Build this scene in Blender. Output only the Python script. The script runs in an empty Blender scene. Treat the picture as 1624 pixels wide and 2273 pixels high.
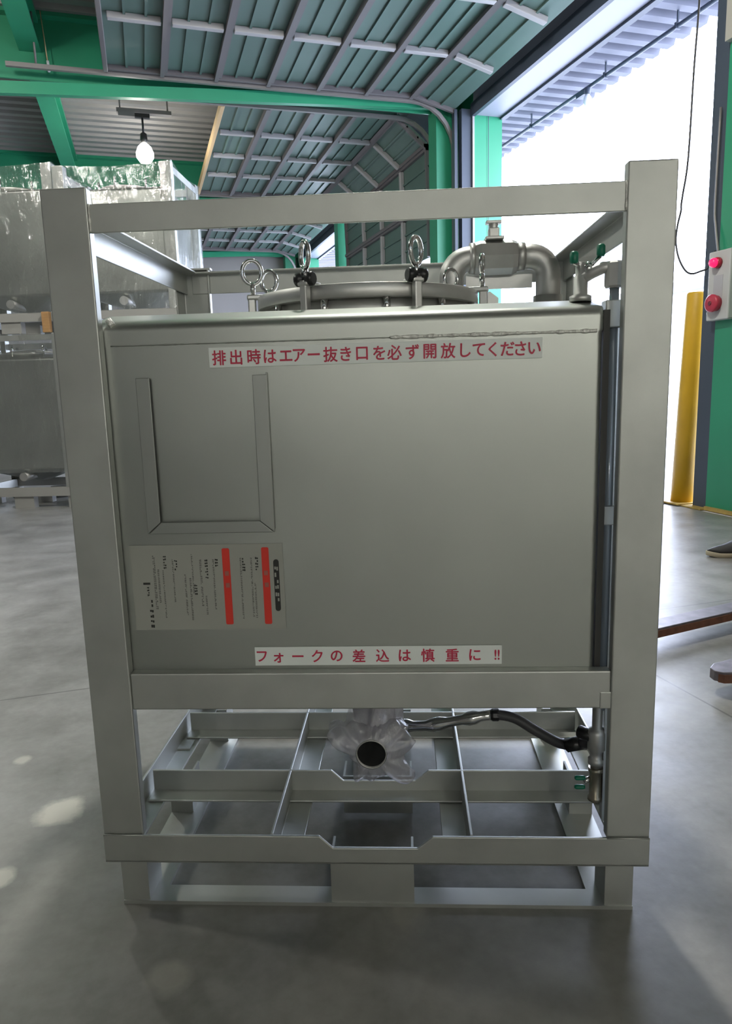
import bpy, bmesh, math, random
from mathutils import Matrix, Vector, noise
random.seed(7)
PI = math.pi
SC = bpy.context.scene
COL = SC.collection

# ------------------------------------------------------------------ camera
cam_d = bpy.data.cameras.new('camera'); cam = bpy.data.objects.new('camera', cam_d); COL.objects.link(cam)
cam_d.sensor_fit = 'VERTICAL'; cam_d.sensor_height = 36.0; cam_d.lens = 25.16
cam_d.clip_start = 0.05; cam_d.clip_end = 400
r_ = Vector((0.95573945, -0.29285947, -0.02820347)); u_ = Vector((0.07713301, 0.15690118, 0.98459764)); w_ = Vector((0.28392358, 0.94319423, -0.17254578))
cam.matrix_world = Matrix(((r_.x, u_.x, -w_.x, -0.3683), (r_.y, u_.y, -w_.y, -1.2549), (r_.z, u_.z, -w_.z, 1.0619), (0, 0, 0, 1)))
SC.camera = cam

# ------------------------------------------------------------------ world, lights, exposure
SKY_STRENGTH = 15.0
W = bpy.data.worlds.new('overcast_sky'); SC.world = W; W.use_nodes = True
bg = W.node_tree.nodes['Background']; bg.inputs[0].default_value = (0.72, 0.79, 1.0, 1); bg.inputs[1].default_value = SKY_STRENGTH
SC.view_settings.view_transform = 'Standard'; SC.view_settings.look = 'None'; SC.view_settings.gamma = 1.0
SC.view_settings.use_curve_mapping = False; SC.view_settings.exposure = 0.05
LAMP_WARM = (1.0, 0.97, 0.90)
# ceiling lamps of the hall plus added fill bulbs: place of the bulb, power in watts, cord length up to the deck, label
LAMPS = [
    ((-0.09, 10.0, 4.55), 70, 'glowing pendant bulb hanging under the corrugated deck in the far bay'),
    ((0.81, 1.94, 4.85), 380, 'pendant bulb above and behind the bare steel tank'),
    ((-3.6, -8.3, 3.20), 98, 'added fill bulb near the wall behind the viewer, left one'),  # this and the next two: unseen fill added for the tank front
    ((-0.4, -8.3, 3.20), 98, 'added fill bulb near the wall behind the viewer, middle one'),
    ((2.6, -8.3, 3.20), 98, 'added fill bulb near the wall behind the viewer, right one'),
    ((-3.4, 2.2, 4.75), 130, 'added fill bulb out of view over the left floor'),  # unseen bulb added to brighten the left floor
    ((-2.1, 5.4, 4.80), 60, 'pendant bulb out of view above the wrapped tanks'),
    ((-4.5, 13.5, 4.70), 130, 'pendant bulb out of view over the far left floor'),
]
def portal(loc, sx, sy):
    l = bpy.data.lights.new('daylight_portal', 'AREA'); l.shape = 'RECTANGLE'; l.size = sx; l.size_y = sy; l.cycles.is_portal = True
    o = bpy.data.objects.new('daylight_portal', l); COL.objects.link(o); o.location = loc
    o.rotation_euler = (PI/2, 0, PI/2)          # faces -X, into the hall
    return o
portal((4.3, 5.6, 2.2), 4.1, 4.5)
portal((4.3, 10.6, 1.4), 4.1, 2.9)
portal((4.3, 15.6, 2.2), 4.1, 4.5)

# ------------------------------------------------------------------ materials
def nodes(m):
    return m.node_tree.nodes, m.node_tree.links
def mat(name, col, rough=0.5, metal=0.0, var=0.0, vscale=6.0, bump=0.0, bscale=60.0, emit=None, estr=0.0, alpha=None, stretch=None, spec=None, rvar=0.0, trans=0.0):
    m = bpy.data.materials.new(name); m.use_nodes = True
    n, l = nodes(m); b = n['Principled BSDF']
    b.inputs['Base Color'].default_value = (*col, 1); b.inputs['Roughness'].default_value = rough; b.inputs['Metallic'].default_value = metal
    if spec is not None: b.inputs['Specular IOR Level'].default_value = spec
    if trans: b.inputs['Transmission Weight'].default_value = trans
    if emit: b.inputs['Emission Color'].default_value = (*emit, 1); b.inputs['Emission Strength'].default_value = estr
    if var or bump or rvar:
        tc = n.new('ShaderNodeTexCoord'); mp = n.new('ShaderNodeMapping'); l.new(tc.outputs['Object'], mp.inputs[0])
        if stretch: mp.inputs['Scale'].default_value = stretch
        if var or rvar:
            t = n.new('ShaderNodeTexNoise'); t.inputs['Scale'].default_value = vscale; t.inputs['Detail'].default_value = 5.0
            l.new(mp.outputs[0], t.inputs['Vector'])
        if var:
            mr = n.new('ShaderNodeMapRange'); mr.inputs[1].default_value = 0.3; mr.inputs[2].default_value = 0.7
            mr.inputs[3].default_value = 1 - var; mr.inputs[4].default_value = 1 + var
            l.new(t.outputs['Fac'], mr.inputs[0])
            mx = n.new('ShaderNodeVectorMath'); mx.operation = 'SCALE'; mx.inputs[0].default_value = col
            l.new(mr.outputs[0], mx.inputs['Scale']); l.new(mx.outputs[0], b.inputs['Base Color'])
        if rvar:
            m2 = n.new('ShaderNodeMapRange'); m2.inputs[1].default_value = 0.3; m2.inputs[2].default_value = 0.7
            m2.inputs[3].default_value = max(0.02, rough - rvar); m2.inputs[4].default_value = rough + rvar
            l.new(t.outputs['Fac'], m2.inputs[0]); l.new(m2.outputs[0], b.inputs['Roughness'])
        if bump:
            t2 = n.new('ShaderNodeTexNoise'); t2.inputs['Scale'].default_value = bscale; t2.inputs['Detail'].default_value = 4.0
            l.new(mp.outputs[0], t2.inputs['Vector'])
            bp = n.new('ShaderNodeBump'); bp.inputs['Strength'].default_value = bump; bp.inputs['Distance'].default_value = 0.01
            l.new(t2.outputs['Fac'], bp.inputs['Height']); l.new(bp.outputs[0], b.inputs['Normal'])
    return m

STEEL = mat('blasted_stainless', (0.50, 0.515, 0.49), 0.50, 0.9, var=0.10, vscale=7, bump=0.015, bscale=220)
STEEL_SHEET = mat('brushed_stainless_sheet', (0.415, 0.433, 0.405), 0.38, 0.92, var=0.05, vscale=3, rvar=0.05)
HOLDER = mat('holder_strip_steel', (0.355, 0.37, 0.35), 0.45, 0.9)
STEEL_PIPE = mat('stainless_pipe', (0.60, 0.60, 0.58), 0.46, 0.88, var=0.05, vscale=20)
CHROME = mat('polished_steel', (0.75, 0.75, 0.74), 0.10, 1.0)
WELD = mat('weld_bead', (0.85, 0.85, 0.80), 0.45, 0.4, var=0.2, vscale=120, bump=0.5, bscale=160)
BLACK = mat('black_plastic', (0.012, 0.013, 0.014), 0.35)
RUBBER = mat('grey_black_hose', (0.05, 0.05, 0.055), 0.5)
GREEN_GRIP = mat('green_grip', (0.0, 0.16, 0.09), 0.4)
GAUGE = mat('gauge_tube', (0.30, 0.34, 0.38), 0.12, 0.2)
STICK = mat('white_sticker', (0.88, 0.93, 0.90), 0.45)
RED_INK = mat('red_ink', (0.56, 0.03, 0.08), 0.5)
LABEL_PAPER = mat('clear_grey_label', (0.36, 0.37, 0.33), 0.45)
LABEL_RED = mat('label_red', (0.72, 0.04, 0.025), 0.5)
LABEL_INK = mat('label_ink', (0.02, 0.022, 0.02), 0.5)
LABEL_GREY = mat('label_grey_ink', (0.16, 0.165, 0.15), 0.5)
GREEN = mat('green_paint', (0.02, 0.25, 0.13), 0.42, var=0.06, vscale=2)
DOOR_PANEL = mat('door_sheet', (0.085, 0.145, 0.125), 0.45, 0.1, var=0.06, vscale=2)
DOOR_RAIL = mat('door_rail', (0.13, 0.12, 0.125), 0.5, 0.1)
DOOR_STILE = mat('door_stile', (0.34, 0.335, 0.34), 0.5, 0.1)
TAN = mat('tan_seal', (0.52, 0.37, 0.20), 0.6)
TRACK = mat('galvanised_track', (0.20, 0.19, 0.185), 0.5, 0.4)
DARK_JAMB = mat('dark_jamb', (0.045, 0.06, 0.085), 0.5)
DECK = mat('corrugated_deck', (0.26, 0.25, 0.24), 0.5, 0.3, var=0.08, vscale=1.5)
CANOPY = mat('canopy_sheet', (0.10, 0.11, 0.15), 0.6)
LINTEL = mat('lintel_sheet', (0.27, 0.28, 0.35), 0.5)
GREYWALL = mat('grey_wall', (0.22, 0.21, 0.20), 0.7, var=0.05, vscale=0.8)
BEIGE = mat('beige_casing', (0.36, 0.35, 0.31), 0.6)
WHITE_WALL = mat('white_siding', (0.80, 0.82, 0.84), 0.6)
ROOFGREY = mat('grey_fascia', (0.10, 0.11, 0.125), 0.6)
WINGLASS = mat('far_window_glass', (0.10, 0.115, 0.14), 0.1)
YELLOW = mat('yellow_paint', (0.62, 0.36, 0.012), 0.45, var=0.08, vscale=4)
PANELGREY = mat('control_box_grey', (0.45, 0.46, 0.45), 0.5)
REDLENS = mat('red_lens', (0.35, 0.01, 0.03), 0.25)
REDGLOW = mat('red_glow', (0.9, 0.02, 0.1), 0.3, emit=(1.0, 0.01, 0.12), estr=1.0)
REDBUTTON = mat('red_button', (0.42, 0.03, 0.06), 0.4)
REDDARK = mat('dark_red', (0.16, 0.015, 0.03), 0.4)
BULB = mat('lit_bulb', (1, 1, 1), 0.3, emit=(1.0, 0.95, 0.84), estr=26.0)
CLEARBULB = mat('unlit_bulb', (0.85, 0.88, 0.92), 0.1)
WIRE = mat('dark_wire', (0.02, 0.02, 0.02), 0.5)
WOOD = mat('wood_block', (0.42, 0.24, 0.10), 0.6, var=0.15, vscale=8, stretch=(1, 1, 6))
PALLET = mat('pale_board', (0.34, 0.34, 0.32), 0.6)
RUST = mat('rusty_edge', (0.14, 0.055, 0.03), 0.6, var=0.3, vscale=30)
FORKGREY = mat('worn_fork_steel', (0.16, 0.145, 0.16), 0.45, 0.5, var=0.25, vscale=25)
TRUCK = mat('truck_paint', (0.55, 0.20, 0.03), 0.45)
SHOE = mat('dark_shoe', (0.03, 0.032, 0.034), 0.6)
SOLE = mat('beige_sole', (0.42, 0.38, 0.28), 0.6)
CLOTH = mat('work_trousers', (0.05, 0.055, 0.07), 0.85, bump=0.3, bscale=300)
SHIRT = mat('work_jacket', (0.14, 0.17, 0.20), 0.85, bump=0.3, bscale=300)
SKIN = mat('skin', (0.50, 0.30, 0.22), 0.5)
HAIR = mat('hair', (0.015, 0.012, 0.01), 0.6)
PAPERTAG = mat('paper_tag', (0.75, 0.76, 0.78), 0.6)

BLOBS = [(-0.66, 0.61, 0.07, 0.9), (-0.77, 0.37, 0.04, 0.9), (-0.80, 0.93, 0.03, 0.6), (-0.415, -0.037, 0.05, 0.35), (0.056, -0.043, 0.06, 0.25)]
def floor_material():
    m = bpy.data.materials.new('polished_concrete'); m.use_nodes = True
    n, l = nodes(m); b = n['Principled BSDF']
    tc = n.new('ShaderNodeTexCoord')
    def noi(scale, detail=6.0, rough=0.6):
        t = n.new('ShaderNodeTexNoise'); t.inputs['Scale'].default_value = scale; t.inputs['Detail'].default_value = detail; t.inputs['Roughness'].default_value = rough
        l.new(tc.outputs['Object'], t.inputs['Vector']); return t
    a = noi(0.9); c = noi(5.0); d = noi(30.0)
    def math_(op, x, y):
        k = n.new('ShaderNodeMath'); k.operation = op
        for i, v in enumerate((x, y)):
            if isinstance(v, (int, float)): k.inputs[i].default_value = v
            else: l.new(v, k.inputs[i])
        return k.outputs[0]
    s = math_('ADD', math_('MULTIPLY', a.outputs['Fac'], 0.55), math_('ADD', math_('MULTIPLY', c.outputs['Fac'], 0.3), math_('MULTIPLY', d.outputs['Fac'], 0.15)))
    mrs = n.new('ShaderNodeMapRange'); mrs.inputs[1].default_value = 0.38; mrs.inputs[2].default_value = 0.63; l.new(s, mrs.inputs[0])
    mixb = n.new('ShaderNodeMixRGB'); mixb.inputs[1].default_value = (0.135, 0.134, 0.122, 1); mixb.inputs[2].default_value = (0.32, 0.317, 0.298, 1); l.new(mrs.outputs[0], mixb.inputs[0])
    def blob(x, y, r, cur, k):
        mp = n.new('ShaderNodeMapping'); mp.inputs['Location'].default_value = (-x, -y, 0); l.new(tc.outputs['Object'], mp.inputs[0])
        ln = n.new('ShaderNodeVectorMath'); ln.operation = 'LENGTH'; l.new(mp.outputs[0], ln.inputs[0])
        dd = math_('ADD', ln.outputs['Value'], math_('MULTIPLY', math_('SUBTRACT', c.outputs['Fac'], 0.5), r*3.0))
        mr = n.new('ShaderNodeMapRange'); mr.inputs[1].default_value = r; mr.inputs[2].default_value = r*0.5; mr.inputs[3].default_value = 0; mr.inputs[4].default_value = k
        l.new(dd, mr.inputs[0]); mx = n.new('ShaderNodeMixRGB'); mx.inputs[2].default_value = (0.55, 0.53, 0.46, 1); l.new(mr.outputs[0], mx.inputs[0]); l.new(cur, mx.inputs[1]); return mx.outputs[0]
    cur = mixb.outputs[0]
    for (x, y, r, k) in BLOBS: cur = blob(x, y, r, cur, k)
    # sawn joints: a line along Y at X = 1.33 (+/- 4.6 m) and along X at Y = 1.42 (+/- 4.9 m)
    sp = n.new('ShaderNodeSeparateXYZ'); l.new(tc.outputs['Object'], sp.inputs[0])
    def joint(out, off, pitch):
        f = math_('ABSOLUTE', math_('SUBTRACT', math_('MODULO', math_('ADD', out, 400*pitch - off + pitch/2), pitch), pitch/2), 0)
        return math_('LESS_THAN', f, 0.004)
    j = math_('MAXIMUM', joint(sp.outputs[0], 1.33, 4.6), joint(sp.outputs[1], 1.42, 4.9))
    mixj = n.new('ShaderNodeMixRGB'); mixj.inputs[2].default_value = (0.10, 0.10, 0.095, 1); l.new(math_('MULTIPLY', j, 0.8), mixj.inputs[0]); l.new(cur, mixj.inputs[1])
    l.new(mixj.outputs[0], b.inputs['Base Color'])
    rr = n.new('ShaderNodeMapRange'); rr.inputs[1].default_value = 0.3; rr.inputs[2].default_value = 0.7; rr.inputs[3].default_value = 0.32; rr.inputs[4].default_value = 0.44
    l.new(c.outputs['Fac'], rr.inputs[0]); l.new(rr.outputs[0], b.inputs['Roughness'])
    bp = n.new('ShaderNodeBump'); bp.inputs['Strength'].default_value = 0.08; bp.inputs['Distance'].default_value = 0.02
    l.new(c.outputs['Fac'], bp.inputs['Height']); l.new(bp.outputs[0], b.inputs['Normal'])
    return m
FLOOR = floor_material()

def film_material(name, clear, tint, bscale, strength, gloss=0.5):
    m = bpy.data.materials.new(name); m.use_nodes = True
    n, l = nodes(m); n.remove(n['Principled BSDF']); out = n['Material Output']
    tr = n.new('ShaderNodeBsdfTransparent'); gl = n.new('ShaderNodeBsdfGlossy'); df = n.new('ShaderNodeBsdfDiffuse')
    gl.inputs['Roughness'].default_value = 0.08; df.inputs['Color'].default_value = (*tint, 1)
    tc = n.new('ShaderNodeTexCoord'); mp = n.new('ShaderNodeMapping'); mp.inputs['Rotation'].default_value = (0.3, 0.6, 0.2); mp.inputs['Scale'].default_value = (1.0, 1.0, 0.35)
    l.new(tc.outputs['Object'], mp.inputs[0])
    t = n.new('ShaderNodeTexNoise'); t.inputs['Scale'].default_value = bscale; t.inputs['Detail'].default_value = 6; l.new(mp.outputs[0], t.inputs['Vector'])
    bp = n.new('ShaderNodeBump'); bp.inputs['Strength'].default_value = strength; bp.inputs['Distance'].default_value = 0.03; l.new(t.outputs['Fac'], bp.inputs['Height'])
    l.new(bp.outputs[0], gl.inputs['Normal'])
    m1 = n.new('ShaderNodeMixShader'); m1.inputs[0].default_value = gloss; l.new(df.outputs[0], m1.inputs[1]); l.new(gl.outputs[0], m1.inputs[2])
    m2 = n.new('ShaderNodeMixShader'); m2.inputs[0].default_value = clear; l.new(m1.outputs[0], m2.inputs[1]); l.new(tr.outputs[0], m2.inputs[2])
    l.new(m2.outputs[0], out.inputs['Surface'])
    return m
FILM = film_material('stretch_film', 0.74, (0.45, 0.50, 0.46), 9.0, 1.0, 0.62)
BAG = film_material('plastic_bag', 0.42, (0.62, 0.61, 0.70), 40.0, 0.9, 0.38)

# ------------------------------------------------------------------ mesh helpers
class M:
    def __init__(s): s.v = []; s.f = []; s.sm = []
    def add(s, vs, fs, smooth=False):
        k = len(s.v); s.v += [tuple(v) for v in vs]; s.f += [tuple(i + k for i in f) for f in fs]; s.sm += [smooth]*len(fs); return s
    def box(s, x0, x1, y0, y1, z0, z1, mtx=None):
        vs = [Vector((x, y, z)) for z in (z0, z1) for y in (y0, y1) for x in (x0, x1)]
        if mtx: vs = [mtx @ v for v in vs]
        return s.add(vs, [(0, 2, 3, 1), (4, 5, 7, 6), (0, 1, 5, 4), (2, 6, 7, 3), (0, 4, 6, 2), (1, 3, 7, 5)])
    def prism(s, prof, axis, a0, a1, smooth=False):
        # prof in the two other axes, in order x,y,z without the extruded one
        def P(p, a):
            return {'x': (a, p[0], p[1]), 'y': (p[0], a, p[1]), 'z': (p[0], p[1], a)}[axis]
        n = len(prof); vs = [P(p, a0) for p in prof] + [P(p, a1) for p in prof]
        fs = [(i, (i+1) % n, n+(i+1) % n, n+i) for i in range(n)]
        s.add(vs, fs, smooth); k = len(s.v) - 2*n
        s.f += [tuple(k+i for i in range(n))[::-1], tuple(k+n+i for i in range(n))]; s.sm += [False]*2
        return s
    def tube(s, path, r, n=12, caps=True, smooth=True, twist=0.0, closed=False):
        P = [Vector(p) for p in path]; R = r if isinstance(r, (list, tuple)) else [r]*len(P)
        rings = []; up = None
        for i, p in enumerate(P):
            if closed: t = (P[(i+1) % len(P)] - P[i-1]).normalized()
            else: t = (P[min(i+1, len(P)-1)] - P[max(i-1, 0)]).normalized()
            if up is None: up = Vector((0, 0, 1)) if abs(t.z) < 0.9 else Vector((1, 0, 0))
            a = (up - t*up.dot(t)).normalized(); b = t.cross(a); up = a
            rings.append([p + R[i]*(math.cos(q)*a + math.sin(q)*b) for q in (twist + 2*PI*k/n for k in range(n))])
        vs = [v for q in rings for v in q]; m = len(rings); fs = []
        for i in range(m if closed else m-1):
            i2 = (i+1) % m
            for k in range(n): fs.append((i*n+k, i*n+(k+1) % n, i2*n+(k+1) % n, i2*n+k))
        k0 = len(s.v); s.add(vs, fs, smooth)
        if caps and not closed:
            s.f += [tuple(k0+k for k in range(n))[::-1], tuple(k0+(m-1)*n+k for k in range(n))]; s.sm += [False]*2
        return s
    def lathe(s, prof, origin=(0, 0, 0), axis='z', n=32, smooth=True, mtx=None):
        o = Vector(origin); vs = []
        for r, h in prof:
            for k in range(n):
                c, d = r*math.cos(2*PI*k/n), r*math.sin(2*PI*k/n)
                v = Vector({'z': (c, d, h), 'y': (c, h, d), 'x': (h, c, d)}[axis])
                vs.append((mtx @ v if mtx else v) + o)
        fs = [(i*n+k, i*n+(k+1) % n, (i+1)*n+(k+1) % n, (i+1)*n+k) for i in range(len(prof)-1) for k in range(n)]
        k0 = len(s.v); s.add(vs, fs, smooth)
        if prof[0][0] > 1e-6: s.f.append(tuple(k0+k for k in range(n))[::-1]); s.sm.append(False)
        if prof[-1][0] > 1e-6: s.f.append(tuple(k0+(len(prof)-1)*n+k for k in range(n))); s.sm.append(False)
        return s
    def cyl(s, a, b, r, n=16): return s.tube([a, b], r, n)
    def loops(s, rings, smooth=True, cap0=True, cap1=True):
        n = len(rings[0]); m = len(rings); k0 = len(s.v)
        fs = [(i*n+k, i*n+(k+1) % n, (i+1)*n+(k+1) % n, (i+1)*n+k) for i in range(m-1) for k in range(n)]
        s.add([v for q in rings for v in q], fs, smooth)
        if cap0: s.f.append(tuple(k0+k for k in range(n))[::-1]); s.sm.append(False)
        if cap1: s.f.append(tuple(k0+(m-1)*n+k for k in range(n))); s.sm.append(False)
        return s
    def build(s, name, material, parent=None, bevel=0.0, seg=2, loc=None, weld=False, wn=False):
        me = bpy.data.meshes.new(name); me.from_pydata(s.v, [], s.f); me.polygons.foreach_set('use_smooth', s.sm)
        bm = bmesh.new(); bm.from_mesh(me); bmesh.ops.remove_doubles(bm, verts=bm.verts, dist=1e-5) if weld else None
        bmesh.ops.recalc_face_normals(bm, faces=bm.faces); bm.to_mesh(me); bm.free()
        o = bpy.data.objects.new(name, me); COL.objects.link(o); me.materials.append(material)
        if parent: o.parent = parent
        if loc: o.location = loc
        if bevel:
            b = o.modifiers.new('bevel', 'BEVEL'); b.width = bevel; b.segments = seg; b.limit_method = 'ANGLE'; b.angle_limit = math.radians(40)
        if wn: o.modifiers.new('normals', 'WEIGHTED_NORMAL').weight = 90
        return o
def empty(name, loc=(0, 0, 0), rz=0.0, parent=None):
    o = bpy.data.objects.new(name, None); COL.objects.link(o); o.location = loc; o.rotation_euler = (0, 0, rz); o.empty_display_size = 0.1
    if parent: o.parent = parent
    return o
def tag(o, label, cat, group=None):
    o['label'] = label; o['category'] = cat
    if group: o['group'] = group
    return o
def struct(o): o['kind'] = 'structure'; return o
def arc(c, r, a0, a1, n, plane='xz'):
    out = []
    for i in range(n+1):
        a = math.radians(a0 + (a1-a0)*i/n); p = (r*math.cos(a), r*math.sin(a))
        out.append({'xz': (c[0]+p[0], c[1], c[2]+p[1]), 'xy': (c[0]+p[0], c[1]+p[1], c[2]), 'yz': (c[0], c[1]+p[0], c[2]+p[1])}[plane])
    return out
def Lprof(x, z0, z1, wflange, t, where='bottom', side=1):
    """angle section: web at x (thickness t towards side), flange at the bottom or top going to side"""
    s_ = side
    if where == 'bottom': return [(x, z1), (x, z0), (x+s_*wflange, z0), (x+s_*wflange, z0+t), (x+s_*t, z0+t), (x+s_*t, z1)]
    return [(x, z0), (x, z1), (x+s_*wflange, z1), (x+s_*wflange, z1-t), (x+s_*t, z1-t), (x+s_*t, z0)]

# ------------------------------------------------------------------ the hall (X to the right = out through the doors, Y away)
XW, XO, ZL = 3.85, 4.25, 4.38          # inner and outer face of the right wall, lintel underside
BAYS = [(3.43, 7.60), (8.50, 12.65), (13.55, 17.70)]
m = M(); m.box(-12, 3.85, -9, 18.6, -0.12, 0.0); floor = struct(m.build('floor', FLOOR))
m = M(); m.box(3.85, 40, -15, 60, -0.14, -0.005); struct(m.build('ground', mat('outdoor_concrete', (0.55, 0.55, 0.56), 0.8, var=0.08, vscale=2)))
# corrugated deck, ridges along X
def corr(y0, y1, pitch, z, d, th):
    top = []; y = y0
    while y < y1:
        top += [(y, z), (y+pitch*0.30, z), (y+pitch*0.42, z-d), (y+pitch*0.86, z-d)]; y += pitch
    top.append((min(y, y1+pitch), z)); return top + [(a, b+th) for a, b in reversed(top)]
m = M(); m.prism(corr(-9, 18.6, 0.25, 5.22, 0.06, 0.02), 'x', -12, 4.25); struct(m.build('ceiling', DECK))
m = M(); m.box(-12.2, -12, -9, 18.6, 0, 5.3); struct(m.build('wall_left', GREYWALL))
m = M(); m.box(-12.2, 4.25, -9.2, -9, 0, 5.3); struct(m.build('wall_front', mat('pale_wall', (0.62, 0.63, 0.60), 0.7)))
m = M(); m.box(-12.2, 4.25, 18.6, 18.8, 0, 5.3); struct(m.build('wall_back', GREYWALL))
# right wall: piers between the doors, strip above the lintels
m = M()
m.box(XW, XO, -9, 2.90, 0, 5.3)
struct(m.build('wall_right', GREYWALL))
for i, (a, b) in enumerate(((2.90, 3.43), (7.60, 8.50), (12.65, 13.55), (17.70, 18.6))):
    m = M(); m.box(XW if i else 3.92, XO, a, b, 0, 5.3)
    m.box(XW+0.185, XW+0.20, a-0.002 if i else a, a, 0, ZL)
    struct(m.build('trim_%d' % (i+1), GREEN))
for i, (a, b) in enumerate(BAYS):
    m = M(); m.box(XW, XO, a, b, ZL, 5.3)
    struct(m.build('trim_%d' % (5+i), LINTEL))
    m = M(); m.box(XW-0.03, XW+0.02, a-0.02, b+0.02, ZL-0.02, ZL+0.13); m.box(XO-0.03, XO+0.04, a, b, ZL-0.03, ZL+0.02)
    struct(m.build('trim_%d' % (8+i), DARK_JAMB))
# seam in the far jamb of each opening (two green sheets meet)
for i, yb in enumerate((7.60, 12.65)):
    m = M(); m.box(4.055, 4.062, yb-0.003, yb+0.001, 0, ZL); struct(m.build('trim_%d' % (11+i), DARK_JAMB))
# portal frames: column, door beam, deep rafter
for i, Y in enumerate((8.0, 12.95, 18.3, 2.9)):
    m = M()
    if i < 3:
        m.box(3.46, 3.73, Y-0.13, Y+0.13, 0, 5.2)
        m.prism([(-12, 3.82), (3.46, 4.53), (3.46, 4.655), (-12, 3.945)], 'y', Y-0.10, Y-0.02)
    m.box(-12, 3.85, Y+0.02, Y+0.05, 4.50, 5.16); m.box(-12, 3.85, Y-0.09, Y+0.15, 5.12, 5.16);
    struct(m.build('trim_%d' % (13+i), GREEN))
# beam along Y under the deck
m = M(); m.box(-1.38, -1.16, -9, 18.6, 5.08, 5.14); m.box(-1.29, -1.25, -9, 18.6, 4.80, 5.1); m.box(-1.38, -1.16, -9, 18.6, 4.78, 4.81)
struct(m.build('trim_17', GREEN))
# beige casing over the near pier and dark near jamb
m = M(); m.box(3.87, 3.92, 2.95, 3.43, 3.46, 4.9); struct(m.build('trim_18', BEIGE))
m = M(); m.box(3.945, 4.07, 3.43, 3.60, 0, 4.38); struct(m.build('trim_19', DARK_JAMB))
m = M(); m.box(3.62, 3.66, 7.66, 7.74, 0, 4.45); m.box(3.70, 3.84, 7.62, 7.72, 0, 4.45); struct(m.build('trim_20', DARK_JAMB))
m = M(); m.box(3.835, 3.86, 7.585, 7.605, 0, 4.40); struct(m.build('trim_21', DOOR_STILE))  # pale strip stands in for daylight on the jamb edge
# floor foot rails in ochre at the pier foot
m = M(); m.box(3.86, 4.14, 3.42, 3.95, 0.0, 0.010); m.box(3.895, 3.93, 2.9, 3.42, 0, 0.03); struct(m.build('trim_22', mat('ochre_plate', (0.40, 0.28, 0.08), 0.6, var=0.2, vscale=14)))
# canopy outside
m = M(); m.prism(corr(-2, 22, 0.25, 4.80, 0.075, 0.02), 'x', 4.25, 5.60); can = struct(m.build('canopy_roof', CANOPY))

# ------------------------------------------------------------------ overhead doors
def overhead_door(idx, path, Y0, Y1, stiles, edge_mat, track_end, xnear=3.66):
    root = struct(empty('door_%d' % idx, (path[0][0], Y0, 0)))
    base = Vector((path[0][0], Y0, 0))
    def loc(p): return (p[0]-base.x, p[1]-base.y, p[2]-base.z)
    for k in range(len(path)-1):
        a, b = Vector((path[k][0], 0, path[k][1])), Vector((path[k+1][0], 0, path[k+1][1]))
        t = (b-a).normalized(); nrm = Vector((t.z, 0, -t.x)); L = (b-a).length     # nrm: to the room side
        def bx(mm, l0, l1, n0, n1, y0, y1):
            vs = []
            for n_ in (n0, n1):
                for y in (y0, y1):
                    for l_ in (l0, l1):
                        p = a + t*l_ + nrm*n_; vs.append((p.x-base.x, y-base.y, p.z-base.z))
            mm.add(vs, [(0, 2, 3, 1), (4, 5, 7, 6), (0, 1, 5, 4), (2, 6, 7, 3), (0, 4, 6, 2), (1, 3, 7, 5)])
        m = M(); bx(m, 0, L, -0.03, 0, Y0, Y1)
        nr = 2
        for q in range(1, nr+1):
            l0 = L*q/(nr+1); bx(m, l0-0.012, l0+0.012, 0, 0.022, Y0, Y1)
        m.build('panel', DOOR_PANEL, root)
        m = M()
        if k < len(path)-1 and k > 0:
            bx(m, -0.045, 0.0, 0, 0.07, Y0, Y1); bx(m, 0.0, 0.035, 0, 0.045, Y0, Y1)
            m.build('section_rail', DOOR_RAIL, root)
        for sY in stiles:
            m = M(); bx(m, 0.04, L-0.06, 0, 0.06, sY-0.035, sY+0.035); m.build('stile', DOOR_STILE, root, bevel=0.008)
        m = M(); bx(m, 0, L, 0, 0.05, Y0, Y0+0.04); bx(m, 0, L, 0, 0.05, Y1-0.04, Y1); m.build('edge_channel', DOOR_RAIL, root)
        if k == 0:
            m = M(); bx(m, -0.05, 0.0, -0.04, 0.07, Y0, Y1); m.build('bottom_bar', edge_mat, root, bevel=0.006)
    for y, xv in ((Y0-0.06, xnear), (Y1+0.06, 3.66)):
        pts = [(track_end, y, 4.545), (3.10, y, 4.545)] + [(3.10+xv-3.66+0.56*math.sin(q), y, 3.985+0.56*math.cos(q)) for q in (0.2, 0.45, 0.7, 0.95, 1.2, 1.4, PI/2)] + [(xv, y, 0.02)]
        m = M(); m.tube([loc(p) for p in pts], 0.032, 4, twist=PI/4, smooth=False); m.build('track', TRACK, root)
        m = M()
        for hx in (-1.2, 1.2):
            if hx > track_end:
                m.cyl(loc((hx, y, 4.56)), loc((hx, y, 5.16)), 0.012, 6)
        if m.v: m.build('hanger', TRACK, root)
    return root
def walk(x0, x1, step):
    n = round((x1-x0)/step); return [(x0 + (x1-x0)*i/n, 4.60) for i in range(n+1)]
d1 = overhead_door(1, walk(-0.47, 3.10, 0.592) + [(3.64, 4.46)], 3.56, 7.72, [4.30, 5.42, 6.54], DOOR_RAIL, -1.50, 4.01)
d2 = overhead_door(2, walk(0.87, 3.13, 0.565) + [(3.58, 4.23), (3.60, 3.52), (3.60, 2.82)], 8.42, 12.60, [9.45, 10.45, 11.45], TAN, -0.8)
d3 = overhead_door(3, walk(-0.47, 3.10, 0.592) + [(3.64, 4.46)], 13.45, 17.75, [14.5, 15.6, 16.7], DOOR_RAIL, -1.50)

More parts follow.
